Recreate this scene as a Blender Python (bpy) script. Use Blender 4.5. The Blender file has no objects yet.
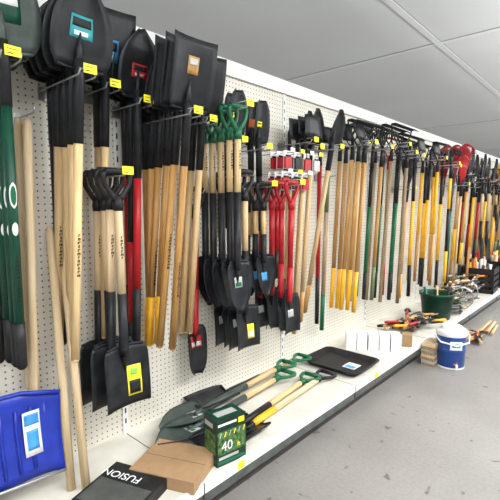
import bpy, math, random
from mathutils import Matrix, Vector
random.seed(7)
rad=math.radians
SC=bpy.context.scene.collection

# ---------------------------------------------------------------- materials
def newmat(name):
    m=bpy.data.materials.new(name); m.use_nodes=True
    nt=m.node_tree; b=nt.nodes['Principled BSDF']; return m,nt,b
def plain(name,col,rough=.5,metal=0,var=.08,scale=18,bump=0,spec=.5):
    m,nt,b=newmat(name)
    tc=nt.nodes.new('ShaderNodeTexCoord'); n=nt.nodes.new('ShaderNodeTexNoise'); n.inputs['Scale'].default_value=scale
    n.inputs['Detail'].default_value=4
    nt.links.new(tc.outputs['Object'],n.inputs['Vector'])
    r=nt.nodes.new('ShaderNodeValToRGB'); r.color_ramp.elements[0].position=.3; r.color_ramp.elements[1].position=.7
    r.color_ramp.elements[0].color=[max(0,c*(1-var)) for c in col]+[1]
    r.color_ramp.elements[1].color=[min(1,c*(1+var)+var*.02) for c in col]+[1]
    nt.links.new(n.outputs['Fac'],r.inputs['Fac']); nt.links.new(r.outputs['Color'],b.inputs['Base Color'])
    b.inputs['Roughness'].default_value=rough; b.inputs['Metallic'].default_value=metal
    b.inputs['Specular IOR Level'].default_value=spec
    if bump:
        bp=nt.nodes.new('ShaderNodeBump'); bp.inputs['Strength'].default_value=bump
        nt.links.new(n.outputs['Fac'],bp.inputs['Height']); nt.links.new(bp.outputs['Normal'],b.inputs['Normal'])
    return m
def wood(name,c1,c2,rough=.45):
    m,nt,b=newmat(name)
    tc=nt.nodes.new('ShaderNodeTexCoord'); mp=nt.nodes.new('ShaderNodeMapping'); mp.inputs['Scale'].default_value=(90,90,4)
    oi=nt.nodes.new('ShaderNodeObjectInfo'); mu=nt.nodes.new('ShaderNodeMath'); mu.operation='MULTIPLY'; mu.inputs[1].default_value=30
    nt.links.new(oi.outputs['Random'],mu.inputs[0])
    n=nt.nodes.new('ShaderNodeTexNoise'); n.noise_dimensions='4D'; n.inputs['Scale'].default_value=1; n.inputs['Detail'].default_value=5
    nt.links.new(tc.outputs['Object'],mp.inputs['Vector']); nt.links.new(mp.outputs['Vector'],n.inputs['Vector']); nt.links.new(mu.outputs[0],n.inputs['W'])
    r=nt.nodes.new('ShaderNodeValToRGB'); r.color_ramp.elements[0].position=.32; r.color_ramp.elements[1].position=.62
    r.color_ramp.elements[0].color=(*c1,1); r.color_ramp.elements[1].color=(*c2,1)
    nt.links.new(n.outputs['Fac'],r.inputs['Fac'])
    hs=nt.nodes.new('ShaderNodeHueSaturation'); mr=nt.nodes.new('ShaderNodeMapRange'); mr.inputs['To Min'].default_value=.80; mr.inputs['To Max'].default_value=1.12
    nt.links.new(oi.outputs['Random'],mr.inputs['Value']); nt.links.new(mr.outputs[0],hs.inputs['Value'])
    nt.links.new(r.outputs['Color'],hs.inputs['Color']); nt.links.new(hs.outputs['Color'],b.inputs['Base Color'])
    b.inputs['Roughness'].default_value=rough; b.inputs['Specular IOR Level'].default_value=.35
    return m
M=dict(
 wood=wood('ash_wood',(.50,.32,.145),(.70,.50,.26)),
 woodd=wood('tan_wood',(.36,.17,.045),(.56,.31,.10)),
 woodl=wood('pale_wood',(.52,.37,.20),(.68,.53,.34),.6),
 woodg=wood('grey_wood',(.22,.15,.08),(.38,.28,.17),.6),
 black=plain('black_painted_steel',(.008,.009,.011),.42,0,.4,18,0,.28),
 blackm=plain('black_plastic',(.009,.009,.010),.5,0,.3,18,0,.3),
 dgreen=plain('dark_green_fibreglass',(.003,.048,.026),.4,0,.08,18,0,.3),
 green=plain('green_plastic',(.005,.11,.045),.4,0,.08,18,0,.35),
 olive=plain('olive_handle',(.10,.13,.05),.45),
 red=plain('red_paint',(.40,.010,.015),.4,0,.08,18,0,.35),
 yellow=plain('yellow_grip',(.82,.42,.010),.45),
 orange=plain('orange_plastic',(.70,.17,.02),.45),
 tag=plain('yellow_tag',(.90,.80,.02),.6,0,.03),
 white=plain('white_card',(.76,.76,.74),.6,0,.04),
 teal=plain('teal_label',(.02,.30,.32),.5,0,.1),
 lblue=plain('blue_label',(.05,.28,.6),.5,0,.1),
 lime=plain('lime_label',(.20,.50,.06),.5,0,.1),
 blue=plain('blue_plastic',(.010,.028,.30),.38,0,.15,18,0,.4),
 coolblue=plain('cooler_blue',(.010,.055,.25),.35,0,.1),
 steel=plain('zinc_steel',(.42,.42,.42),.35,.8,.1),
 gsteel=plain('grey_steel',(.11,.12,.11),.4,.5,.2),
 greyb=plain('grey_green_blade',(.055,.07,.062),.45,.2,.2,18,0,.35),
 kraft=plain('kraft_cardboard',(.33,.20,.10),.8,0,.08,30),
 boxgreen=plain('printed_green_box',(.006,.024,.015),.4,0,.3,18,0,.3),
 foliage=plain('box_photo_print',(.05,.12,.03),.4,0,.95,60,0,.3),
 brown=plain('brown_kick',(.05,.042,.04),.6,0,.2),
 silver=plain('silver_label',(.45,.45,.43),.4,.2,.1),
)
def floor_mat():
    m,nt,b=newmat('painted_concrete_floor')
    tc=nt.nodes.new('ShaderNodeTexCoord')
    def noise(s,d,w=0):
        n=nt.nodes.new('ShaderNodeTexNoise'); n.inputs['Scale'].default_value=s; n.inputs['Detail'].default_value=d
        n.inputs['Distortion'].default_value=w
        nt.links.new(tc.outputs['Object'],n.inputs['Vector']); return n
    n1=noise(1.3,6,.5); n2=noise(13,5,.4); n3=noise(60,4)
    r1=nt.nodes.new('ShaderNodeValToRGB'); e=r1.color_ramp.elements; e[0].position=.3; e[0].color=(.20,.186,.172,1); e[1].position=.7; e[1].color=(.28,.262,.245,1)
    nt.links.new(n1.outputs['Fac'],r1.inputs['Fac'])
    r2=nt.nodes.new('ShaderNodeValToRGB'); e=r2.color_ramp.elements; e[0].position=.305; e[0].color=(.45,.43,.41,1); e[1].position=.34; e[1].color=(1,1,1,1)
    nt.links.new(n2.outputs['Fac'],r2.inputs['Fac'])
    r3=nt.nodes.new('ShaderNodeValToRGB'); e=r3.color_ramp.elements; e[0].position=.3; e[0].color=(.86,.86,.86,1); e[1].position=.6; e[1].color=(1,1,1,1)
    nt.links.new(n3.outputs['Fac'],r3.inputs['Fac'])
    def mul(a,c):
        x=nt.nodes.new('ShaderNodeMix'); x.data_type='RGBA'; x.blend_type='MULTIPLY'; x.inputs[0].default_value=1
        nt.links.new(a,x.inputs[6]); nt.links.new(c,x.inputs[7]); return x.outputs[2]
    o=mul(mul(r1.outputs['Color'],r2.outputs['Color']),r3.outputs['Color'])
    nt.links.new(o,b.inputs['Base Color']); b.inputs['Roughness'].default_value=.42
    bp=nt.nodes.new('ShaderNodeBump'); bp.inputs['Strength'].default_value=.08; nt.links.new(n3.outputs['Fac'],bp.inputs['Height']); nt.links.new(bp.outputs['Normal'],b.inputs['Normal'])
    return m
def peg_mat():
    m,nt,b=newmat('pegboard_cream')
    tc=nt.nodes.new('ShaderNodeTexCoord'); sx=nt.nodes.new('ShaderNodeSeparateXYZ'); nt.links.new(tc.outputs['Object'],sx.inputs[0])
    def cell(sock):
        d=nt.nodes.new('ShaderNodeMath'); d.operation='DIVIDE'; d.inputs[1].default_value=.0254; nt.links.new(sock,d.inputs[0])
        f=nt.nodes.new('ShaderNodeMath'); f.operation='FRACT'; nt.links.new(d.outputs[0],f.inputs[0])
        s=nt.nodes.new('ShaderNodeMath'); s.operation='SUBTRACT'; s.inputs[1].default_value=.5; nt.links.new(f.outputs[0],s.inputs[0])
        p=nt.nodes.new('ShaderNodeMath'); p.operation='POWER'; p.inputs[1].default_value=2; nt.links.new(s.outputs[0],p.inputs[0]); return p.outputs[0]
    a=nt.nodes.new('ShaderNodeMath'); a.operation='ADD'; nt.links.new(cell(sx.outputs['Y']),a.inputs[0]); nt.links.new(cell(sx.outputs['Z']),a.inputs[1])
    l=nt.nodes.new('ShaderNodeMath'); l.operation='LESS_THAN'; l.inputs[1].default_value=.135**2; nt.links.new(a.outputs[0],l.inputs[0])
    n=nt.nodes.new('ShaderNodeTexNoise'); n.inputs['Scale'].default_value=2.5; n.inputs['Detail'].default_value=5; nt.links.new(tc.outputs['Object'],n.inputs['Vector'])
    r=nt.nodes.new('ShaderNodeValToRGB'); e=r.color_ramp.elements; e[0].position=.3; e[0].color=(.65,.61,.52,1); e[1].position=.7; e[1].color=(.75,.71,.62,1)
    nt.links.new(n.outputs['Fac'],r.inputs['Fac'])
    x=nt.nodes.new('ShaderNodeMix'); x.data_type='RGBA'; nt.links.new(l.outputs[0],x.inputs[0]); nt.links.new(r.outputs['Color'],x.inputs[6]); x.inputs[7].default_value=(.06,.05,.04,1)
    nt.links.new(x.outputs[2],b.inputs['Base Color']); b.inputs['Roughness'].default_value=.5
    return m
MF=floor_mat(); MP=peg_mat()
MC=plain('ceiling_paint',(.64,.66,.67),.85,0,.03,1.2,0,.1)
MT=plain('white_trim',(.76,.75,.72),.45,0,.03,3)
MCT=plain('ceiling_batten',(.72,.73,.74),.6,0,.03,3)
MD=plain('deck_enamel',(.60,.57,.50),.4,0,.14,6)
MW=plain('store_wall',(.55,.55,.54),.8,0,.04,2)
MS=plain('seam_line',(.30,.31,.32),.8)

# ---------------------------------------------------------------- mesh builder
class MB:
    def __init__(s): s.v=[];s.f=[];s.m=[];s.mats=[];s.sm=[]
    def mi(s,mat):
        if isinstance(mat,str): mat=M[mat]
        if mat not in s.mats: s.mats.append(mat)
        return s.mats.index(mat)
    def tube(s,pts,r,mat,seg=8,sy=1.0,ref=None):
        pts=[Vector(p) for p in pts]; n=len(pts)
        if not isinstance(r,(list,tuple)): r=[r]*n
        k=s.mi(mat); base=len(s.v)
        for i,p in enumerate(pts):
            t=(pts[min(i+1,n-1)]-pts[max(i-1,0)]).normalized()
            rf=Vector(ref) if ref else (Vector((0,1,0)) if abs(t.y)<.9 else Vector((1,0,0)))
            a=t.cross(rf).normalized(); b=t.cross(a).normalized()
            for j in range(seg):
                an=2*math.pi*j/seg
                s.v.append(p+a*math.cos(an)*r[i]+b*math.sin(an)*r[i]*sy)
        for i in range(n-1):
            for j in range(seg):
                q=(j+1)%seg
                s.f.append((base+i*seg+j,base+i*seg+q,base+(i+1)*seg+q,base+(i+1)*seg+j)); s.m.append(k); s.sm.append(True)
        s.f.append(tuple(base+j for j in range(seg))[::-1]); s.m.append(k); s.sm.append(False)
        s.f.append(tuple(base+(n-1)*seg+j for j in range(seg))); s.m.append(k); s.sm.append(False)
    def box(s,lo,hi,mat,rz=0,piv=None):
        k=s.mi(mat); b=len(s.v)
        for z in (lo[2],hi[2]):
            for x,y in ((lo[0],lo[1]),(hi[0],lo[1]),(hi[0],hi[1]),(lo[0],hi[1])):
                v=Vector((x,y,z))
                if rz:
                    pv=Vector(piv) if piv else (Vector(lo)+Vector(hi))/2
                    v=Matrix.Rotation(rz,3,'Z')@(v-pv)+pv
                s.v.append(v)
        for f in ((3,2,1,0),(4,5,6,7),(0,1,5,4),(1,2,6,5),(2,3,7,6),(3,0,4,7)):
            s.f.append(tuple(b+i for i in f)); s.m.append(k); s.sm.append(False)
    def sheet(s,G,off,mat,smooth=True):
        k=s.mi(mat); b=len(s.v); R=len(G); C=len(G[0]); off=Vector(off)
        for row in G:
            for p in row: s.v.append(Vector(p))
        for row in G:
            for p in row: s.v.append(Vector(p)+off)
        N=R*C
        def ad(f,sm): s.f.append(f); s.m.append(k); s.sm.append(sm)
        for i in range(R-1):
            for j in range(C-1):
                a=b+i*C+j
                ad((a,a+1,a+C+1,a+C),smooth); ad((a+N+C,a+N+C+1,a+N+1,a+N),smooth)
        for j in range(C-1):
            a=b+j; ad((a+N,a+N+1,a+1,a),False)
            a=b+(R-1)*C+j; ad((a,a+1,a+N+1,a+N),False)
        for i in range(R-1):
            a=b+i*C; ad((a,a+C,a+C+N,a+N),False)
            a=b+i*C+C-1; ad((a+N,a+N+C,a+C,a),False)
    def lathe(s,prof,mat,c=(0,0,0),seg=24):
        k=s.mi(mat); b=len(s.v)
        for r,z in prof:
            for j in range(seg):
                a=2*math.pi*j/seg; s.v.append(Vector((c[0]+r*math.cos(a),c[1]+r*math.sin(a),c[2]+z)))
        for i in range(len(prof)-1):
            for j in range(seg):
                q=(j+1)%seg; s.f.append((b+i*seg+j,b+i*seg+q,b+(i+1)*seg+q,b+(i+1)*seg+j)); s.m.append(k); s.sm.append(True)
    def mesh(s,name):
        me=bpy.data.meshes.new(name); me.from_pydata([tuple(v) for v in s.v],[],s.f)
        for m in s.mats: me.materials.append(m)
        me.polygons.foreach_set('material_index',s.m); me.polygons.foreach_set('use_smooth',s.sm); me.update(); return me
    def obj(s,name,mw=None,bevel=0):
        o=bpy.data.objects.new(name,s.mesh(name)); SC.objects.link(o)
        if mw is not None: o.matrix_world=mw
        if bevel:
            bv=o.modifiers.new('bevel','BEVEL'); bv.width=bevel; bv.segments=2; bv.limit_method='ANGLE'
        return o
def inst(name,me,mw):
    o=bpy.data.objects.new(name,me); SC.objects.link(o); o.matrix_world=mw; return o
def text(body,parent,size,mat,mw,ext=.0004):
    cu=bpy.data.curves.new('lettering','FONT'); cu.body=body; cu.size=size; cu.extrude=ext; cu.align_x='CENTER'; cu.align_y='CENTER'
    cu.materials.append(M[mat]); o=bpy.data.objects.new('lettering',cu); SC.objects.link(o)
    o.parent=parent; o.matrix_parent_inverse=parent.matrix_world.inverted(); o.matrix_world=mw; return o

# ---------------------------------------------------------------- tool parts (local: x=width, -y=front, z=up)
PROF={'round':[.80,.95,1,1,.985,.95,.88,.76,.58,.34,.10],
      'square':[.88,.97,1,1,1,1,1,1,1,1,1],
      'spade':[.80,.96,1,1,1,.99,.97,.94,.88,.72,.45],
      'drain':[.85,1,1,.98,.95,.92,.89,.86,.80,.66,.38]}
def blade(m,z0,L,w,kind,mat,up=1,dep=.03,sweep=.02,label=None,lab=(-.5,.5,.3,.65)):
    P=PROF[kind]; n=len(P)
    def pt(u,v,oy=0):
        i=min(int(v*(n-1)),n-2); t=v*(n-1)-i; ww=P[i]*(1-t)+P[i+1]*t
        x=u*ww*w/2
        y=-dep*(u*u)*(1-.35*v)+dep*.5-sweep*math.sin(v*math.pi*.5)*1.0+oy
        return (x,y,z0+up*L*v)
    us=[-1,-.75,-.5,-.25,0,.25,.5,.75,1]
    m.sheet([[pt(u,i/(n-1)) for u in us] for i in range(n)],(0,.0025,0),mat)
    m.tube([pt(-.95,0),pt(-.5,0),pt(0,0),pt(.5,0),pt(.95,0)],.006,mat,6)
    m.tube([(0,.006,z0-up*.03),(0,-.002+pt(0,.2)[1]*.6,z0+up*L*.2),(0,pt(0,.42)[1],z0+up*L*.42)],[.018,.014,.004],mat,8)
    if label:
        a,b_,c,d=lab
        for lm,(q0,q1,r0,r1,oo) in label_parts(label,a,b_,c,d):
            uu=[q0+(q1-q0)*i/5 for i in range(6)]; vv=[r0+(r1-r0)*i/4 for i in range(5)]
            m.sheet([[pt(u,v,-.002-oo) for u in uu] for v in vv],(0,.0008,0),lm)
def label_parts(label,a,b,c,d):
    out=[(label[0],(a,b,c,d,0))]
    if len(label)>1: out.append((label[1],(a+.06,b-.06,c+(d-c)*.5,d-.03,.0012)))
    if len(label)>2: out.append((label[2],(a+.15,b-.15,c+(d-c)*.12,c+(d-c)*.32,.0012)))
    return out
def shaft(m,z0,z1,segs,r=.0165):
    z=z0
    for fr,mat,rs in segs:
        zz=z+(z1-z0)*fr; m.tube([(0,0,z),(0,0,(z+zz)/2),(0,0,zz)],r*rs,mat,10); z=zz
def dgrip(m,mat,z=0):
    m.tube([(-.05,0,z),(0,0,z+.002),(.05,0,z)],.0135,mat,8)
    for sg in (-1,1):
        m.tube([(sg*.05,0,z),(sg*.058,0,z-.015),(sg*.052,0,z-.05),(sg*.025,0,z-.088),(0,0,z-.115)],[.012,.011,.010,.011,.014],mat,8)
    m.tube([(0,0,z-.095),(0,0,z-.125),(0,0,z-.15)],[.016,.021,.019],mat,10)
LEN={}
def printmark(m,z0,n,mat='blackm',r=.0168,h=.009):
    for k in range(n):
        z=z0-k*h*1.5; w=.003+.0025*((k*7)%3)/2
        m.box((-w,-r-.0006,z-h),(-w*.3,-r*.95,z),mat); m.box((-w,-r-.0007,z-h*.35),(w,-r*.95,z),mat)
        if k%2: m.box((w*.3,-r-.0006,z-h),(w,-r*.95,z),mat)
def oval(m,z,h,w,mat,r=.0168):
    G=[]
    for i in range(9):
        t=-1+2*i/8; ww=w*math.sqrt(max(.02,1-t*t))
        G.append([(r*math.sin(u*ww/r),-r*math.cos(u*ww/r)-.001,z+t*h) for u in (-1,-.5,0,.5,1)])
    m.sheet(G,(0,.0006,0),mat)
def long_shovel(kind,bm,segs,length=1.36,bw=.22,bl=.28,label=None,sock='black',socklen=.2,ring=None,lab=(-.5,.5,.3,.65),mark=0,ov=None):
    m=MB(); blade(m,.03,bl,bw,kind,bm,1,.03,.03,label,lab)
    m.tube([(0,.004,.06),(0,0,0),(0,0,-socklen)],[.017,.0185,.0185],sock,10)
    ze=-(length-bl-.03)
    shaft(m,-socklen,ze,segs)
    m.tube([(0,0,ze),(0,0,ze-.006),(0,0,ze-.012)],[.0165,.015,.008],segs[-1][1],10)
    if ring: 
        for zz,h,mt in ring: m.tube([(0,0,zz),(0,0,zz-h)],.0175,mt,10)
    if mark: printmark(m,mark,12)
    if ov: oval(m,ov,.042,.013,'white'); oval(m,ov,.032,.009,'green',.0178); oval(m,ov-.11,.022,.010,'white')
    me=m.mesh('long_shovel_mesh'); LEN[me]=-ze; return me
def d_shovel(kind,bm,grip,shaftm,length=.97,bw=.22,bl=.3,label=None,lowm='black',low=.28,ring=None,lab=(-.5,.5,.3,.65),mark=0):
    m=MB(); dgrip(m,grip)
    zb=-(length-bl)
    m.tube([(0,0,-.13),(0,0,-.3),(0,0,zb+low)],.0165,shaftm,10)
    m.tube([(0,0,zb+low),(0,0,zb),(0,.004,zb-.04)],[.0185,.0185,.017],lowm,10)
    blade(m,zb,bl,bw,kind,bm,-1,.028,.025,label,lab)
    if ring:
        for zz,h,mt in ring: m.tube([(0,0,zz),(0,0,zz-h)],.0175,mt,10)
    if mark: printmark(m,mark,7)
    me=m.mesh('d_handle_shovel_mesh'); LEN[me]=length; return me
def d_fork(grip,shaftm,length=.95,metal='black'):
    m=MB(); dgrip(m,grip); zb=-(length-.3)
    m.tube([(0,0,-.13),(0,0,zb+.2)],.0165,shaftm,10); m.tube([(0,0,zb+.2),(0,0,zb+.03)],[.018,.014],metal,10)
    m.tube([(-.085,0,zb),(-.05,0,zb+.02),(0,0,zb+.035),(.05,0,zb+.02),(.085,0,zb)],.008,metal,8)
    for x in (-.085,-.028,.028,.085):
        m.tube([(x,0,zb+.015),(x,-.012,zb-.1),(x,-.004,zb-.2),(x,.01,zb-.28)],[.009,.009,.008,.002],metal,6)
    return m.mesh('spading_fork_mesh')
def rake(segs,metal='black',length=1.4,w=.36,bow=True):
    m=MB(); n=14
    m.tube([(-w/2,0,.14),(0,0,.142),(w/2,0,.14)],.007,metal,6)
    for i in range(n):
        x=-w/2+w*i/(n-1); m.tube([(x,0,.142),(x,-.03,.145),(x,-.065,.125)],[.005,.005,.002],metal,5)
    if bow:
        for sg in (-1,1): m.tube([(sg*w/2,0,.14),(sg*w*.46,0,.09),(sg*w*.25,0,.03),(0,0,-.03)],.006,metal,6)
    else:
        m.tube([(0,0,.14),(0,0,-.03)],.01,metal,6)
    m.tube([(0,0,0),(0,0,-.12)],[.012,.0175],metal,8); shaft(m,-.12,-(length-.15),segs,.0155)
    return m.mesh('garden_rake_mesh')
def leaf_rake(mat,segs,length=1.5,w=.5,sock='black'):
    m=MB(); n=19; H=.42
    for i in range(n):
        t=-1+2*i/(n-1); a=t*.62
        x=math.sin(a)*H*1.0; z=.02+math.cos(a)*H
        m.tube([(t*.02,0,-.01),(x*.5,0,z*.5),(x*.97,-.004,z*.97),(x*1.02,-.03,z*1.01),(x*1.0,-.055,z*.96)],.0045,mat,4)
    for h in (.45,.72):
        m.tube([(math.sin(t*.62)*H*h,-.003,.02+math.cos(t*.62)*H*h) for t in (-1,-.6,-.2,.2,.6,1)],.007,mat,5)
    m.tube([(0,0,.06),(0,0,-.12)],[.028,.018],sock,8); shaft(m,-.1,-(length-.45),segs,.014)
    return m.mesh('leaf_rake_mesh')
def hoe(segs,metal='black',length=1.35,bw=.16,bh=.11):
    m=MB()
    m.tube([(0,0,-.1),(0,0,.0),(0,.01,.07),(0,-.01,.12),(0,-.045,.115)],[.0175,.013,.008,.008,.007],metal,8)
    G=[[(u*bw/2*(1-.12*(1-v)),-.045-.02*v-.01*(1-u*u),.15-bh*v) for u in (-1,-.5,0,.5,1)] for v in (0,.25,.5,.75,1)]
    m.sheet(G,(0,.003,0),metal); shaft(m,-.1,-(length-.15),segs,.0155)
    return m.mesh('hoe_mesh')
def cultivator(segs,metal='black',length=1.35):
    m=MB()
    for x in (-.07,-.023,.023,.07):
        m.tube([(0,0,0),(x*.6,0,.06),(x,0,.12),(x,-.035,.145),(x,-.07,.12),(x,-.085,.06)],[.007,.006,.006,.006,.005,.002],metal,6)
    m.tube([(0,0,.02),(0,0,-.14)],[.012,.018],metal,8); shaft(m,-.12,-(length-.15),segs,.0155)
    return m.mesh('garden_cultivator_mesh')

def WM(Y,z,off,lean=0,roll=0,yaw=0):
    return Matrix.Translation((off,Y,z))@Matrix.Rotation(rad(90+yaw),4,'Z')@Matrix.Rotation(rad(lean),4,'X')@Matrix.Rotation(rad(roll),4,'Y')
def hook(Y,z,L,prong=.028,tags=1,tcol='tag'):
    m=MB()
    m.box((-.03,-.004,-.03),(.03,0,.02),'steel')
    for sg in ((-1,1) if prong else (0,)):
        m.tube([(sg*prong,0,0),(sg*prong,-L*.5,0),(sg*prong,-L,0),(sg*prong,-L-.01,.018)],.0035,'steel',6)
    if tags:
        m.tube([(0,0,.03),(0,-L-.02,.03)],.0025,'steel',5)
        m.box((-.023,-L-.024,.002),(.023,-L-.021,.032),tcol)
        m.box((-.017,-L-.0245,.008),(.000,-L-.024,.011),'blackm'); m.box((-.017,-L-.0245,.021),(.014,-L-.024,.023),'blackm')
    return m.obj('display_hook',WM(Y,z,.008))
def group(name,mes,Y,z,offs,lean=0,dY=0,jit=1.0,hk=True,dlean=0,prong=.028,tag=1,htop=None):
    if hk: hook(Y+dY*len(offs)/2,z-.006 if htop is None else htop,max(offs)+.05,prong,tag)
    for i,o in enumerate(offs):
        me=mes[i%len(mes)]; L=LEN.get(me,1.25)
        mx=math.degrees(math.asin(max(0,min(.5,(o-.035)/L))))
        ln=min(lean+dlean*i+random.uniform(-.5,.5)*jit,mx)
        inst(name,me,WM(Y+dY*i,z+random.uniform(-.006,.006),o,ln,random.uniform(-1.3,1.3)*jit,random.uniform(-3,3)*jit))

# ---------------------------------------------------------------- room
def slab(name,lo,hi,mat,bevel=0):
    m=MB(); m.box(lo,hi,mat); return m.obj(name,bevel=bevel)
slab('floor',(-2.4,-2.5,-.1),(5.2,15,0),MF)
slab('ceiling',(-2.4,-2.5,2.7),(5.2,15,2.8),MC)
slab('wall_left',(-2.5,-2.5,0),(-2.4,15,2.7),MW)
slab('wall_far',(-2.4,15,0),(5.2,15.1,2.7),MW)
slab('wall_right',(5.2,-2.5,0),(5.3,15,2.7),MW)
slab('wall_near',(-2.4,-2.6,0),(5.2,-2.5,2.7),MW)
m=MB()
m.box((.32,-2.5,2.69),(.37,15,2.7),MCT); m.box((.37,-2.5,2.6965),(.378,15,2.7),MS)
for x in (-1.9,2.6): m.box((x-.010,-2.5,2.6965),(x+.010,15,2.7),MS)
for y in (-.1,4.05,8.25,12.4):
    m.box((-2.4,y-.02,2.692),(5.2,y+.02,2.7),MCT); m.box((-2.4,y-.028,2.6965),(5.2,y-.02,2.7),MS)
m.obj('trim_ceiling')
m=MB()
Y0,Y1=-1.0,12.0
m.box((-.03,Y0,.1),(0,Y1,1.99),MP)
g=m.obj('wall_pegboard')
m=MB()
m.box((-.04,Y0,1.985),(.012,Y1,2.055),MT); m.box((-.04,Y0,1.97),(.018,Y1,1.985),MT)
y=-.2
while y<Y1:
    m.box((0,y-.014,.17),(.006,y+.014,1.985),MT)
    for k in range(34): 
        z=.22+k*.051; m.box((.0055,y-.004,z),(.0066,y+.004,z+.025),'brown')
    y+=1.22
m.obj('trim_gondola_rail')
m=MB()
m.box((0,Y0,.145),(.55,Y1,.17),MD)
m.box((.55,Y0,.13),(.562,Y1,.174),MT); m.box((.55,Y0,.085),(.558,Y1,.13),'gsteel')
m.box((.49,Y0,0),(.50,Y1,.145),'brown'); m.box((-.03,Y0,0),(0,Y1,.145),'brown')
y=-.2
while y<Y1:
    m.box((.004,y-.002,.1702),(.55,y+.002,.1708),'brown'); m.box((.552,y-.003,.086),(.5625,y+.003,.174),'brown'); y+=1.22
m.box((.562,1.21,.135),(.564,1.25,.168),'tag'); m.box((.562,2.5,.135),(.564,2.55,.165),'tag'); m.box((.562,3.9,.135),(.564,3.95,.165),'tag')
m.obj('base_shelf')

# ---------------------------------------------------------------- hanging tools
gsh=long_shovel('round','greyb',[(.82,'dgreen',1),(.18,'blackm',1.12)],1.32,.22,.28,['dgreen','white'],'blackm',.14,None,mark=-.62,ov=-.42)
group('green_shovel',[gsh],.50,1.70,[.07,.125,.18,.235],3)
pole=MB(); pole.tube([(0,0,.0),(0,0,-.04),(0,0,-.5),(0,0,-1.0),(0,0,-1.02)],[.012,.0165,.0165,.0165,.012],'woodl',10); polem=pole.mesh('pole_mesh')
group('replacement_handle',[polem],.595,1.56,[.06,.11],1,.012,1,True,0,0,0,1.57)
for a,b in (((.245,.70,.17),(.03,.742,1.17)),((.205,.66,.17),(.03,.70,1.17))):
    d=Vector(b)-Vector(a); m=MB(); m.tube([(0,0,0),(0,0,.5),(0,0,d.length-.03),(0,0,d.length)],[.0165,.0165,.0165,.011],'woodl',10)
    m.obj('replacement_handle',Matrix.Translation(a)@d.to_track_quat('Z','Y').to_matrix().to_4x4())

# snow shovel
m=MB(); W=.50;H=.29
G=[]
for i in range(9):
    v=i/8; row=[]
    for j in range(15):
        u=-1+2*j/14
        row.append((u*W/2*(1-.04*v),-.05*(v**2)-.035*(abs(u)**6)+.0,-H*v+.03*math.cos(u*1.5)*(1-v)))
    G.append(row)
m.sheet(G,(0,.004,0),'blue')
for j in range(-4,5):
    u=j*.2; m.tube([(u*W/2,-.006-.05*(v**2),-H*v) for v in (.12,.35,.6,.9)],.006,'blue',5)
m.tube([(-W/2,-.035,.0),(-W/4,0,.022),(0,0,.03),(W/4,0,.022),(W/2,-.035,.0)],.008,'blue',6)
m.tube([(-W/2*.96,-.085,-H),(0,-.05,-H),(W/2*.96,-.085,-H)],.006,'steel',6)
LG=lambda x0,x1,z0,z1,o:[[(x0+(x1-x0)*a,-.05*((-z/H)**2)-.014-o,z) for a in (0,1)] for z in [z0+(z1-z0)*t/5 for t in range(6)]]
m.sheet(LG(.12,.18,-.21,-.05,0),(0,.001,0),'white'); m.sheet(LG(.125,.175,-.10,-.06,.001),(0,.0008,0),'lblue'); m.sheet(LG(.13,.17,-.19,-.12,.001),(0,.0008,0),'lblue')
m.tube([(0,0,-.14),(0,.0,0),(0,0,.12)],[.02,.028,.024],'blue',10); m.tube([(0,0,.1),(0,0,.95)],.016,'blackm',10)
m.tube([(-.055,0,1.05),(.055,0,1.05)],.014,'blue',8)
for sg in (-1,1): m.tube([(sg*.055,0,1.05),(sg*.058,0,1.02),(0,0,.93)],.012,'blue',8)
m.obj('snow_shovel',WM(.405,.55,.12,1))
hook(.405,1.59,.15,0)

s4=long_shovel('round','black',[(1,'wood',1)],1.33,.22,.28,['teal','blackm','white'],'black',.22,None,(-.35,.4,.35,.6),mark=-.54)
s4b=long_shovel('square','black',[(1,'wood',1)],1.32,.23,.28,['lblue','blackm','white'],'black',.22,None,(-.3,.45,.3,.6),mark=-.58)
s4c=long_shovel('round','black',[(1,'blackm',1)],1.30,.22,.28,['lime'],'black',.2,None,(-.3,.3,.6,.72))
s4n=long_shovel('round','black',[(1,'wood',1)],1.33,.22,.28,['green','white'],'black',.22,None,(-.4,.3,.5,.7),mark=-.52)
group('shovel',[s4c,s4n,s4n,s4n,s4],.72,1.69,[.06,.115,.17,.225,.28],5,0,1,True,0)
group('shovel',[s4n,s4b],.90,1.71,[.07,.13],2)
s5=long_shovel('round','black',[(.6,'red',1),(.4,'blackm',1.1)],1.40,.21,.27,['red','blackm','silver'],'black',.3,None,(-.3,.4,.3,.5))
s5b=long_shovel('round','black',[(.35,'blackm',1),(.45,'red',1),(.2,'blackm',1.1)],1.40,.21,.27,['red'],'black',.3,None,(-.2,.3,.35,.5))
group('red_shovel',[s5,s5b,s5],1.03,1.67,[.06,.11,.16],2)
s6=d_shovel('square','black','blackm','woodl',.95,.20,.25,None,'black',.22,mark=-.25)
s6l=d_shovel('square','black','blackm','woodl',.95,.20,.25,['tag','blackm','lime'],'black',.22,None,(.05,.65,.35,.85),mark=-.25)
group('square_shovel',[s6,s6,s6,s6l],.875,1.38,[.09,.14,.19,.24],1,0,1,True,0,0,1,1.365)
s7=long_shovel('square','black',[(.72,'woodd',1),(.28,'yellow',1.03)],1.33,.22,.27,['orange','white'],'black',.2,None,(.2,.7,.5,.75),mark=-.62)
s7r=long_shovel('round','black',[(.72,'woodd',1),(.28,'yellow',1.03)],1.33,.21,.27,['silver'],'black',.2,None,(-.2,.3,.5,.65),mark=-.58)
s7n=long_shovel('square','black',[(1,'woodd',1)],1.33,.22,.27,['lime','white'],'black',.2,None,(.2,.7,.5,.75),mark=-.5)
s7l=long_shovel('square','black',[(1,'woodd',1)],1.33,.22,.27,['woodd','silver'],'black',.2,None,(-.2,.3,.5,.75),mark=-.62)
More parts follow.
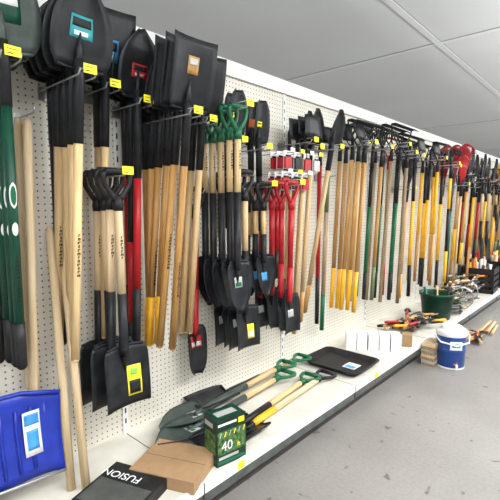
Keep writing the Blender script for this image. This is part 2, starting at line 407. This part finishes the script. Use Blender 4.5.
group('shovel',[s7r,s7,s7r,s7,s7n,s7l],1.13,1.62,[.06,.115,.17,.225,.28,.335],6,.004,1,True,.5)
s8=long_shovel('square','black',[(1,'wood',1)],1.34,.20,.27,['silver','lblue'],'black',.22,None,(-.25,.3,.4,.6))
group('shovel',[s8,s8,s8],1.36,1.64,[.08,.13,.19],4,0,1,True,1)
s9=d_shovel('spade','black','blackm','red',.96,.13,.25,['red','silver'],'red',.2,None,(-.5,.6,.2,.45))
group('red_spade',[s9],1.41,1.33,[.08],0,0,1,True,0,0,0,1.315)
s10=d_shovel('round','black','green','wood',1.0,.17,.26,None,'black',.34,mark=-.2)
s10l=d_shovel('round','black','green','wood',1.0,.17,.26,['silver','green'],'black',.34,None,(-.25,.35,.3,.5),mark=-.2)
group('digging_spade',[s10,s10,s10,s10,s10l],1.48,1.72,[.07,.13,.19,.25,.31],1,0,1,True,0,0,1,1.705)
s11=d_shovel('square','black','blackm','wood',.93,.17,.22,['tag','white'],'black',.3,None,(.1,.6,.45,.8))
s11b=d_shovel('square','black','blackm','wood',.93,.17,.22,['silver'],'black',.3,None,(-.4,.1,.3,.5))
group('square_shovel',[s11b,s11b,s11b,s11],1.62,1.42,[.06,.115,.17,.225],0,0,.6,True,0,0,0,1.405)
s12=d_shovel('round','black','blackm','wood',.64,.17,.24,['lblue'],'black',.12,None,(-.3,.3,.4,.6))
group('digging_spade',[s12,s12,s12],1.80,1.37,[.08,.14,.20],0,0,1,True,0,0,1,1.355)
s13=long_shovel('spade','black',[(1,'blackm',1)],.72,.13,.24,['tag','blackm'],'black',.15,None,(-.3,.3,.4,.52))
group('drain_spade',[s13,s13],1.66,1.59,[.06,.11],0)
s13b=long_shovel('spade','black',[(1,'wood',1)],.76,.13,.24,['orange'],'black',.15,None,(-.4,.4,.4,.6))
group('drain_spade',[s13b,s13],1.84,1.57,[.07,.13],0)
for r,(zz,Ya,n) in enumerate(((1.56,2.0,4),(1.44,1.98,3))):
    for i in range(n):
        m=MB(); Lh=.20; col=['red','blackm','red','silver'][i%4]
        m.tube([(0,0,.0),(0,-Lh-.04,0)],.003,'steel',5); m.box((-.02,-Lh-.045,.0),(.02,-Lh-.042,.024),'tag' if i%2 else 'white')
        for k in range(3):
            yy=-.1-.05*k; m.box((-.032,yy-.003,-.095),(.032,yy,.012),'white'); m.box((-.031,yy-.016,-.090),(.031,yy-.003,-.025),col)
            m.tube([(-.02,yy-.012,-.02),(.02,yy-.012,-.02)],.006,'blackm',6)
        m.obj('carded_blades',WM(Ya+i*.1,zz,.008))
s14=d_shovel('spade','black','red','red',.86,.14,.24,None,'red',.16)
s14b=d_shovel('square','black','red','red',.86,.15,.22,['silver'],'red',.16,None,(-.3,.4,.4,.6))
f14=d_fork('red','red',.9)
group('red_spade',[s14b,s14,s14,s14b],1.91,1.38,[.10,.165,.23,.295],0,.008,1,True,0,0,1,1.365)
group('spading_fork',[f14],2.05,1.37,[.1],0,0,1,True,0,0,0,1.355)
h1=long_shovel('round','black',[(.8,'wood',1),(.2,'woodd',1)],1.38,.17,.22,None,'black',.14)
h2=hoe([(.7,'red',1),(.3,'blackm',1)],'black',1.35)
h3=hoe([(1,'wood',1)],'black',1.38,.18,.13)
h4=hoe([(1,'woodd',1)],'black',1.3)
group('hoe',[h3,h4,h3],2.20,1.64,[.08,.14,.20],3)
group('scoop_shovel',[h1,h1],2.30,1.61,[.12,.18],3)
group('hoe',[h2],2.46,1.62,[.14],1)
group('shovel',[h1],2.44,1.62,[.24],9)
pl=MB(); pl.tube([(0,0,0),(0,0,-.25)],.0165,'olive',10); pl.tube([(0,0,-.25),(0,0,-.85)],.0165,'woodg',10); pl.tube([(0,0,-.85),(0,0,-1.12)],.0165,'green',10)
group('fence_post',[pl.mesh('post_mesh')],2.63,1.45,[.10],1,0,1,True,0,0,0,1.46)

ry=rake([(.72,'woodd',1),(.28,'yellow',1.05)],'black',1.36)
rw=rake([(1,'wood',1)],'gsteel',1.36)
hy=hoe([(.72,'woodd',1),(.28,'yellow',1.05)],'black',1.36)
group('garden_rake',[hy,ry,hy,ry,ry],2.78,1.68,[.11,.16,.21,.26,.31],3)
group('garden_rake',[rw,rw],2.99,1.70,[.10,.16],2)
gG=[(.3,'blackm',1),(.5,'green',1),(.2,'blackm',1)]
c1=cultivator([(.8,'woodg',1),(.2,'blackm',1)]); c2=cultivator(gG); c3=cultivator([(.75,'woodd',1),(.25,'olive',1)])
r3=rake(gG,'black',1.42); r4=rake([(1,'woodg',1)],'black',1.45,.4); r5=rake([(.7,'wood',1),(.3,'red',1)],'red',1.4)
group('garden_cultivator',[c1,c2,c3],3.16,1.69,[.1,.18,.26],2)
group('garden_rake',[r4,r3,r4,r3],3.38,1.73,[.1,.17,.24,.31],2)
group('garden_rake',[r5,r3,r4],3.60,1.69,[.12,.2,.28],2)
y1=hoe([(.25,'blackm',1),(.5,'yellow',1),(.25,'blackm',1.05)],'black',1.4)
y2=cultivator([(.3,'yellow',1),(.4,'blackm',1),(.3,'yellow',1)])
group('hoe',[y1,y2,y1],3.78,1.68,[.12,.2,.28],1)
lrg=leaf_rake(M['green'],[(.7,'wood',1),(.3,'green',1)]); lrr=leaf_rake(M['red'],[(1,'wood',1)]); lrb=leaf_rake(M['black'],[(.75,'woodd',1),(.25,'yellow',1.05)]); lry=leaf_rake(M['yellow'],[(.3,'blackm',1),(.7,'yellow',1)])
group('leaf_rake',[lrb],3.97,1.41,[.14],2)
yw=rake([(.55,'yellow',1),(.45,'woodd',1)],'black',1.35,.3)
yb=long_shovel('round','black',[(.55,'wood',1),(.45,'yellow',1.05)],1.3,.2,.26)
group('garden_rake',[yw,yw,y1,yw],4.22,1.69,[.12,.19,.26,.33],2)
group('hoe',[y1,yw,y1,y2],4.52,1.66,[.12,.2,.28,.36],1)
group('garden_rake',[r4,yw,r3],4.78,1.66,[.12,.2,.3],1)
group('leaf_rake',[lrr,lrr,lrr],5.05,1.48,[.12,.22,.32],2)
pool=[[s4n,s4n,yb],[yw,y1,yw],[r3,r4,c3],[lrr,lrb],[s5,s5b,s5],[yb,yb,s7r],[gsh,gsh],[lry,lrg],[h3,h1,h4],[y2,c1,yw],[r5,r5,y1]]
names=['shovel','garden_rake','garden_rake','leaf_rake','red_shovel','shovel','green_shovel','leaf_rake','hoe','garden_cultivator','garden_rake']
yy=5.35; i=0
while yy<11.6:
    k=[5,1,4,9,0,10,2,5,7,3,8,1,6][i%13]
    z=(1.45 if names[k]=='leaf_rake' else 1.64)+random.uniform(-.05,.05)
    if i%2==1 and names[k]!='leaf_rake': z-=.18
    group(names[k],pool[k],yy,z,[.12,.21,.30],2,0,1,True,0,.028,0)
    yy+=random.uniform(.26,.34); i+=1
yy=5.7
while yy<11:
    me=random.choice([s14,s6,f14,s12,s10]); nm={s14:'red_spade',s6:'square_shovel',f14:'spading_fork',s12:'digging_spade',s10:'digging_spade'}[me]
    group(nm,[me],yy,1.55,[.38,.45],0,0,1,True,0,0,0,1.535); yy+=.7

# ---------------------------------------------------------------- things on the base shelf
def rbox(name,c,size,rz,mat,extra=None,bev=.002):
    m=MB(); sx,sy,sz=size; m.box((-sx/2,-sy/2,0),(sx/2,sy/2,sz),mat)
    if extra: extra(m,sx,sy,sz)
    return m.obj(name,Matrix.Translation(c)@Matrix.Rotation(rad(rz),4,'Z'),bev)
def ex_kraft(m,sx,sy,sz):
    m.box((-sx/2,-.001,sz+.0001),(sx/2,.001,sz+.0006),'brown')
rbox('cardboard_box',(.405,1.0,.17),(.28,.23,.05),24,'kraft',ex_kraft)
def ex_fus(m,sx,sy,sz):
    m.box((-sx/2+.01,-sy/2+.01,sz),(sx/2-.01,sy/2-.10,sz+.0008),'gsteel')
bx=rbox('product_carton',(.395,.765,.17),(.25,.24,.045),20,'blackm',ex_fus)
text('FUSION',bx,.05,'white',Matrix.Translation((.335,.80,.2165))@Matrix.Rotation(rad(200),4,'Z'))
def ex_g(m,sx,sy,sz):
    m.box((sx/2,-sy/2+.004,.05),(sx/2+.001,sy/2-.004,.15),'foliage')
    m.box((sx/2,-sy/2+.004,.008),(sx/2+.001,sy/2-.004,.022),'green'); m.box((sx/2,-sy/2+.006,sz-.026),(sx/2+.001,sy/2-.05,sz-.016),'white'); m.box((sx/2,sy/2-.04,sz-.035),(sx/2+.001,sy/2-.01,sz-.012),'tag')
    m.box((sx/2,-sy/2+.01,.028),(sx/2+.001,sy/2-.04,.040),'silver')
    m.box((-sx/2+.006,-sy/2-.001,.012),(sx/2-.006,-sy/2,.035),'green'); m.box((-sx/2+.01,-sy/2-.001,sz-.04),(sx/2-.03,-sy/2,sz-.02),'silver'); m.box((-sx/2+.01,-sy/2-.001,.05),(sx/2-.01,-sy/2,.14),'foliage')
    for k in range(6):
        y=-sy/2+.014+.024*k; m.tube([(sx/2+.001,y,.125),(sx/2+.001,y+.008,.145)],.0025,['silver','tag'][k%2],5)
    m.box((-sx/2+.01,-sy/2+.01,sz),(sx/2-.01,sy/2-.01,sz+.001),'dgreen'); m.box((-.02,-.05,sz+.001),(.02,.05,sz+.0015),'silver')
BM=Matrix.Translation((.49,1.205,.17))@Matrix.Rotation(rad(-10),4,'Z')
bx=rbox('string_light_box',(.49,1.205,.17),(.10,.15,.20),-10,'boxgreen',ex_g)
text('40',bx,.058,'white',BM@Matrix.Translation((.0525,-.025,.082))@Matrix.Rotation(rad(90),4,'Z')@Matrix.Rotation(rad(90),4,'X'))
text('ft',bx,.03,'tag',BM@Matrix.Translation((.0525,.035,.072))@Matrix.Rotation(rad(90),4,'Z')@Matrix.Rotation(rad(90),4,'X'))
def lie(name,me,g,yaw,pitch,roll=0):
    inst(name,me,Matrix.Translation(g)@Matrix.Rotation(rad(yaw),4,'Z')@Matrix.Rotation(rad(-90+pitch),4,'X'))
l1=d_shovel('round','greyb','green','wood',1.02,.20,.30,['silver','green'],'greyb',.3,None,(-.3,.3,.2,.4))
l1b=d_shovel('square','black','green','wood',.98,.18,.26,None,'black',.25,None,(-.3,.3,.2,.5))
l2=d_shovel('square','black','blackm','woodl',1.0,.18,.26,None,'yellow',.14)
lie('digging_spade',l1,(.15,2.12,.245),1,2.5); lie('digging_spade',l1,(.21,2.03,.225),3,1.5)
lie('digging_spade',l1b,(.33,2.12,.21),5,1); lie('square_shovel',l2,(.37,2.24,.20),4,.5); lie('digging_spade',l1b,(.12,2.34,.22),-1,1)
m=MB()
def rr(cx,cy,hx,hy,r,z,n=5):
    o=[]
    for q,(sx,sy) in enumerate(((1,1),(-1,1),(-1,-1),(1,-1))):
        for i in range(n):
            a=math.pi/2*(q+i/(n-1)); o.append((cx+sx*(hx-r)+r*math.cos(a),cy+sy*(hy-r)+r*math.sin(a),z))
    return o
def loft(m,rings,mat,cap0=True,cap1=True):
    k=m.mi(mat); b=len(m.v); n=len(rings[0])
    for r in rings:
        for p in r: m.v.append(Vector(p))
    for i in range(len(rings)-1):
        for j in range(n):
            q=(j+1)%n; m.f.append((b+i*n+j,b+i*n+q,b+(i+1)*n+q,b+(i+1)*n+j)); m.m.append(k); m.sm.append(True)
    if cap0: m.f.append(tuple(b+j for j in range(n))[::-1]); m.m.append(k); m.sm.append(False)
    if cap1: m.f.append(tuple(b+(len(rings)-1)*n+j for j in range(n))); m.m.append(k); m.sm.append(False)
loft(m,[rr(0,0,.18,.15,.04,0),rr(0,0,.205,.175,.05,.035),rr(0,0,.215,.185,.05,.035),rr(0,0,.215,.185,.05,.03),rr(0,0,.2,.17,.05,.033),rr(0,0,.175,.145,.04,.006)],'blackm')
m.box((.04,-.05,.007),(.13,.05,.008),'white'); m.box((.05,-.04,.008),(.12,.0,.0085),'lblue')
m.obj('drip_tray',Matrix.Translation((.315,2.49,.171)))
def ex_w(m,sx,sy,sz): m.box((-sx/2+.004,-.001,sz),(sx/2-.004,.001,sz+.0005),'gsteel'); m.box((sx/2,-sy/2+.01,.03),(sx/2+.0006,sy/2-.01,.06),'silver')
for k in range(5): rbox('white_carton',(.20+.068*k,2.84+.045*k,.17),(.074,.11,.125),33+random.uniform(-2,2),'white',ex_w)
rbox('small_carton',(.50,3.19,.17),(.07,.10,.09),20,'kraft',ex_kraft)
def hand_pile(name,c,n,sx,sy,cols,h=.05):
    m=MB()
    for i in range(n):
        x,y=random.uniform(-sx,sx),random.uniform(-sy,sy); a=random.uniform(-.6,.6)+(math.pi if random.random()<.4 else 0); z=.014+random.random()*h
        d=Vector((math.cos(a+1.4),math.sin(a+1.4),random.uniform(-.04,.04))); p=Vector((x,y,z))-d*.14; col=random.choice(cols)
        m.tube([p,p+d*.02,p+d*.06,p+d*.12],[.011,.015,.012,.014],col,8); m.tube([p+d*.12,p+d*.17],.006,'steel',6)
        sd=d.cross(Vector((0,0,1))).normalized()
        m.sheet([[p+d*(.16+.13*v)+sd*(u*.03*(1-.8*v*v))+Vector((0,0,.008*u*u)) for u in (-1,-.5,0,.5,1)] for v in (0,.3,.6,.85,1)],(0,0,-.002),random.choice(['black','gsteel','black']))
    return m.obj(name,Matrix.Translation(c))
hand_pile('hand_trowel_pile',(.35,3.74,.175),38,.12,.24,['wood','red','woodd','woodl','blackm','woodl','yellow'],.08)
hand_pile('hand_trowel_pile',(.33,4.85,.175),40,.13,.26,['wood','yellow','blackm','woodl','green'],.14)
hand_pile('hand_trowel_pile',(.32,5.4,.175),46,.13,.24,['wood','orange','white','silver','woodl'],.24)
def bucket(name,c,r,h,mat,rim=None):
    m=MB(); m.lathe([(0,.004),(r*.78,0),(r*.8,.004),(r*.97,h*.9),(r*1.03,h*.9),(r*1.05,h),(r*.98,h),(r*.93,h*.9),(r*.76,.02),(0,.02)],mat)
    m.tube([(r*1.04*math.cos(a),r*1.04*math.sin(a)*.2-r*.0,h*.9-abs(math.sin(a))*h*.35) for a in [math.pi*i/8 for i in range(9)]],.004,'steel',5)
    for k in range(4):
        a=.4+k*1.5; m.tube([(r*.3*math.cos(a),r*.3*math.sin(a),.05),(r*.75*math.cos(a),r*.75*math.sin(a),h*1.18)],.013,['blackm','wood','green','blackm'][k],7)
    return m.obj(name,Matrix.Translation(c))
bx=bucket('planter_bucket',(.39,4.18,.17),.155,.25,'dgreen')
for cx,cy,rz in ((.47,4.72,25),(.42,5.15,-15)):
    m=MB(); R=.11
    m.tube([(R*math.cos(a),0,R+.006+R*math.sin(a)) for a in [2*math.pi*i/20 for i in range(21)]],.007,'steel',6)
    for i in range(6):
        a=math.pi*i/6; m.tube([(R*math.cos(a),0,R+.006+R*math.sin(a)),(-R*math.cos(a),0,R+.006-R*math.sin(a))],.003,'steel',5)
    m.tube([(0,-.03,R),(0,.03,R)],.016,'steel',8); m.tube([(0,.03,R),(-.06,.04,R+.05),(-.10,.25,R+.07)],[.007,.007,.012],'gsteel',6); m.tube([(-.10,.25,R+.07),(-.14,.42,R+.08)],.014,'wood',8)
    m.obj('rotary_edger',Matrix.Translation((cx,cy,.171))@Matrix.Rotation(rad(rz),4,'Z'))
# coiled hose
m=MB(); P=[]
for i in range(121):
    a=2*math.pi*i/24; r=.11+.012*((i//24)%2); P.append((r*math.cos(a),r*math.sin(a),.012+.018*(i/24)))
m.tube(P,.010,'gsteel',6); m.obj('coiled_hose',Matrix.Translation((.42,4.46,.171)))
def crate(name,c,sx,sy,h,mat,rz=0,fill=None):
    m=MB(); t=.008
    m.box((-sx/2,-sy/2,0),(sx/2,sy/2,t),mat)
    for k in range(4):
        z0=t+h*k/4; z1=z0+h/4*(.6 if k<3 else 1)
        m.box((-sx/2,-sy/2,z0),(sx/2,-sy/2+t,z1),mat); m.box((-sx/2,sy/2-t,z0),(sx/2,sy/2,z1),mat)
        m.box((-sx/2,-sy/2,z0),(-sx/2+t,sy/2,z1),mat); m.box((sx/2-t,-sy/2,z0),(sx/2,sy/2,z1),mat)
    for x in (-sx/2,sx/2-.02):
        for y in (-sy/2,sy/2-.02): m.box((x,y,0),(x+.02,y+.02,h+t),mat)
    if fill:
        for k in range(12):
            x=random.uniform(-sx*.35,sx*.35); y=random.uniform(-sy*.35,sy*.35); m.tube([(x,y,t),(x+random.uniform(-.04,.04),y+random.uniform(-.04,.04),h+random.uniform(.03,.12))],.02,random.choice(fill),7)
    return m.obj(name,Matrix.Translation(c)@Matrix.Rotation(rad(rz),4,'Z'))
crate('storage_crate',(.34,5.95,.17),.38,.42,.30,'blackm',4,['orange','white','yellow','brown'])
crate('storage_crate',(.32,6.5,.17),.40,.42,.34,'blackm',-3,['red','woodl','blackm'])
crate('storage_crate',(.32,7.2,.17),.40,.5,.35,'kraft',0,['yellow','red','woodl'])
crate('storage_crate',(.32,8.0,.17),.40,.5,.40,'blackm',0,['orange','red','blackm'])
crate('storage_crate',(.32,9.0,.17),.40,.6,.45,'blue',0,['yellow','woodl'])
m=MB()
m.lathe([(0,.0),(.108,0),(.115,.01),(.120,.13),(.124,.135),(.124,.15),(.120,.155),(.124,.255),(.127,.26),(.127,.265)],'coolblue')
m.lathe([(.13,.258),(.133,.262),(.133,.292),(.125,.302),(.09,.306),(.088,.325),(.08,.33),(0,.33)],'white')
m.lathe([(.1165,.0),(.1165,.012)],'white')
m.box((-.05,-.128,.16),(.05,-.118,.225),'white'); m.box((-.035,-.1285,.18),(.035,-.128,.21),'lblue')
m.tube([(0,-.115,.045),(0,-.15,.045),(0,-.155,.025)],[.014,.012,.010],'white',8); m.tube([(-.012,-.14,.06),(.012,-.14,.06)],.006,'red',6)
m.tube([(-.135,0,.27),(-.15,-.01,.25),(-.12,-.09,.215),(0,-.148,.20),(.12,-.09,.215),(.15,-.01,.25),(.135,0,.27)],.007,'white',6)
m.obj('water_cooler',Matrix.Translation((.75,3.44,0))@Matrix.Rotation(rad(35),4,'Z')@Matrix.Diagonal((.86,.86,.98,1)))
m=MB(); z=0
for k in range(8):
    h=.022; j=random.uniform(-.008,.008); m.box((-.05+j,-.10-j,z),(.05+j,.10-j,z+h-.002),['woodg','silver','kraft','woodl'][k%4],rad(random.uniform(-4,4))); z+=h
m.obj('paver_stack',Matrix.Translation((.622,3.40,0))) 
hand_pile('hand_trowel_pile',(.73,4.25,.006),10,.05,.10,['woodl','wood','orange'],.05)
m=MB()
for k in range(5): m.tube([(.03*k-.06,-.2+.02*k,.02+.02*(k%2)),(.02*k-.05,.25,.02+.03*(k%2))],.014,['woodl','wood','orange','woodl','wood'][k],8)
m.obj('handle_bundle',Matrix.Translation((.75,4.62,0)))
m=MB()
m.box((.0,12.6,0),(2.2,12.65,2.1),MT)
for zs in (.1,.5,.9,1.3,1.7):
    m.box((0,12.25,zs),(2.2,12.6,zs+.03),MT)
    x=.03
    while x<2.1:
        w=random.uniform(.08,.2); h=random.uniform(.15,.32); m.box((x,12.3,zs+.03),(x+w-.01,12.55,zs+.03+h),random.choice(['red','yellow','orange','white','blackm','kraft','lblue','green'])); x+=w
m.obj('stocked_shelving')

# ---------------------------------------------------------------- lights
def area(n,loc,sx,sy,e,rot=(0,0,0),col=(.97,.99,1)):
    l=bpy.data.lights.new(n,'AREA'); l.shape='RECTANGLE'; l.size=sx; l.size_y=sy; l.energy=e; l.color=col
    o=bpy.data.objects.new(n,l); SC.objects.link(o); o.location=loc; o.rotation_euler=rot; return o
for k,y in enumerate((-1.2,1.6,4.4,7.2,10,12.8)):
    area('fluorescent_light',(2.5,y,2.50),.5,2.0,88); area('ceiling_fill_uplight',(2.4,y,2.0),.5,1.8,95,(math.pi,0,0))  # upward lamp is added fill to brighten the ceiling, not a separate fixture
    area('fluorescent_light',(-1.3,y,2.55),.3,2.0,34)
w=bpy.data.worlds.new('w'); bpy.context.scene.world=w; w.use_nodes=True; w.node_tree.nodes['Background'].inputs[0].default_value=(.8,.85,.9,1); w.node_tree.nodes['Background'].inputs[1].default_value=.4
bpy.context.scene.view_settings.view_transform='Standard'
cam=bpy.data.cameras.new('camera'); co=bpy.data.objects.new('camera',cam); SC.objects.link(co)
cam.lens=30.24; cam.sensor_width=36; co.location=(1.72,0,1.25); co.rotation_euler=(rad(90-5.98),0,rad(42)); cam.clip_start=.01
bpy.context.scene.camera=co
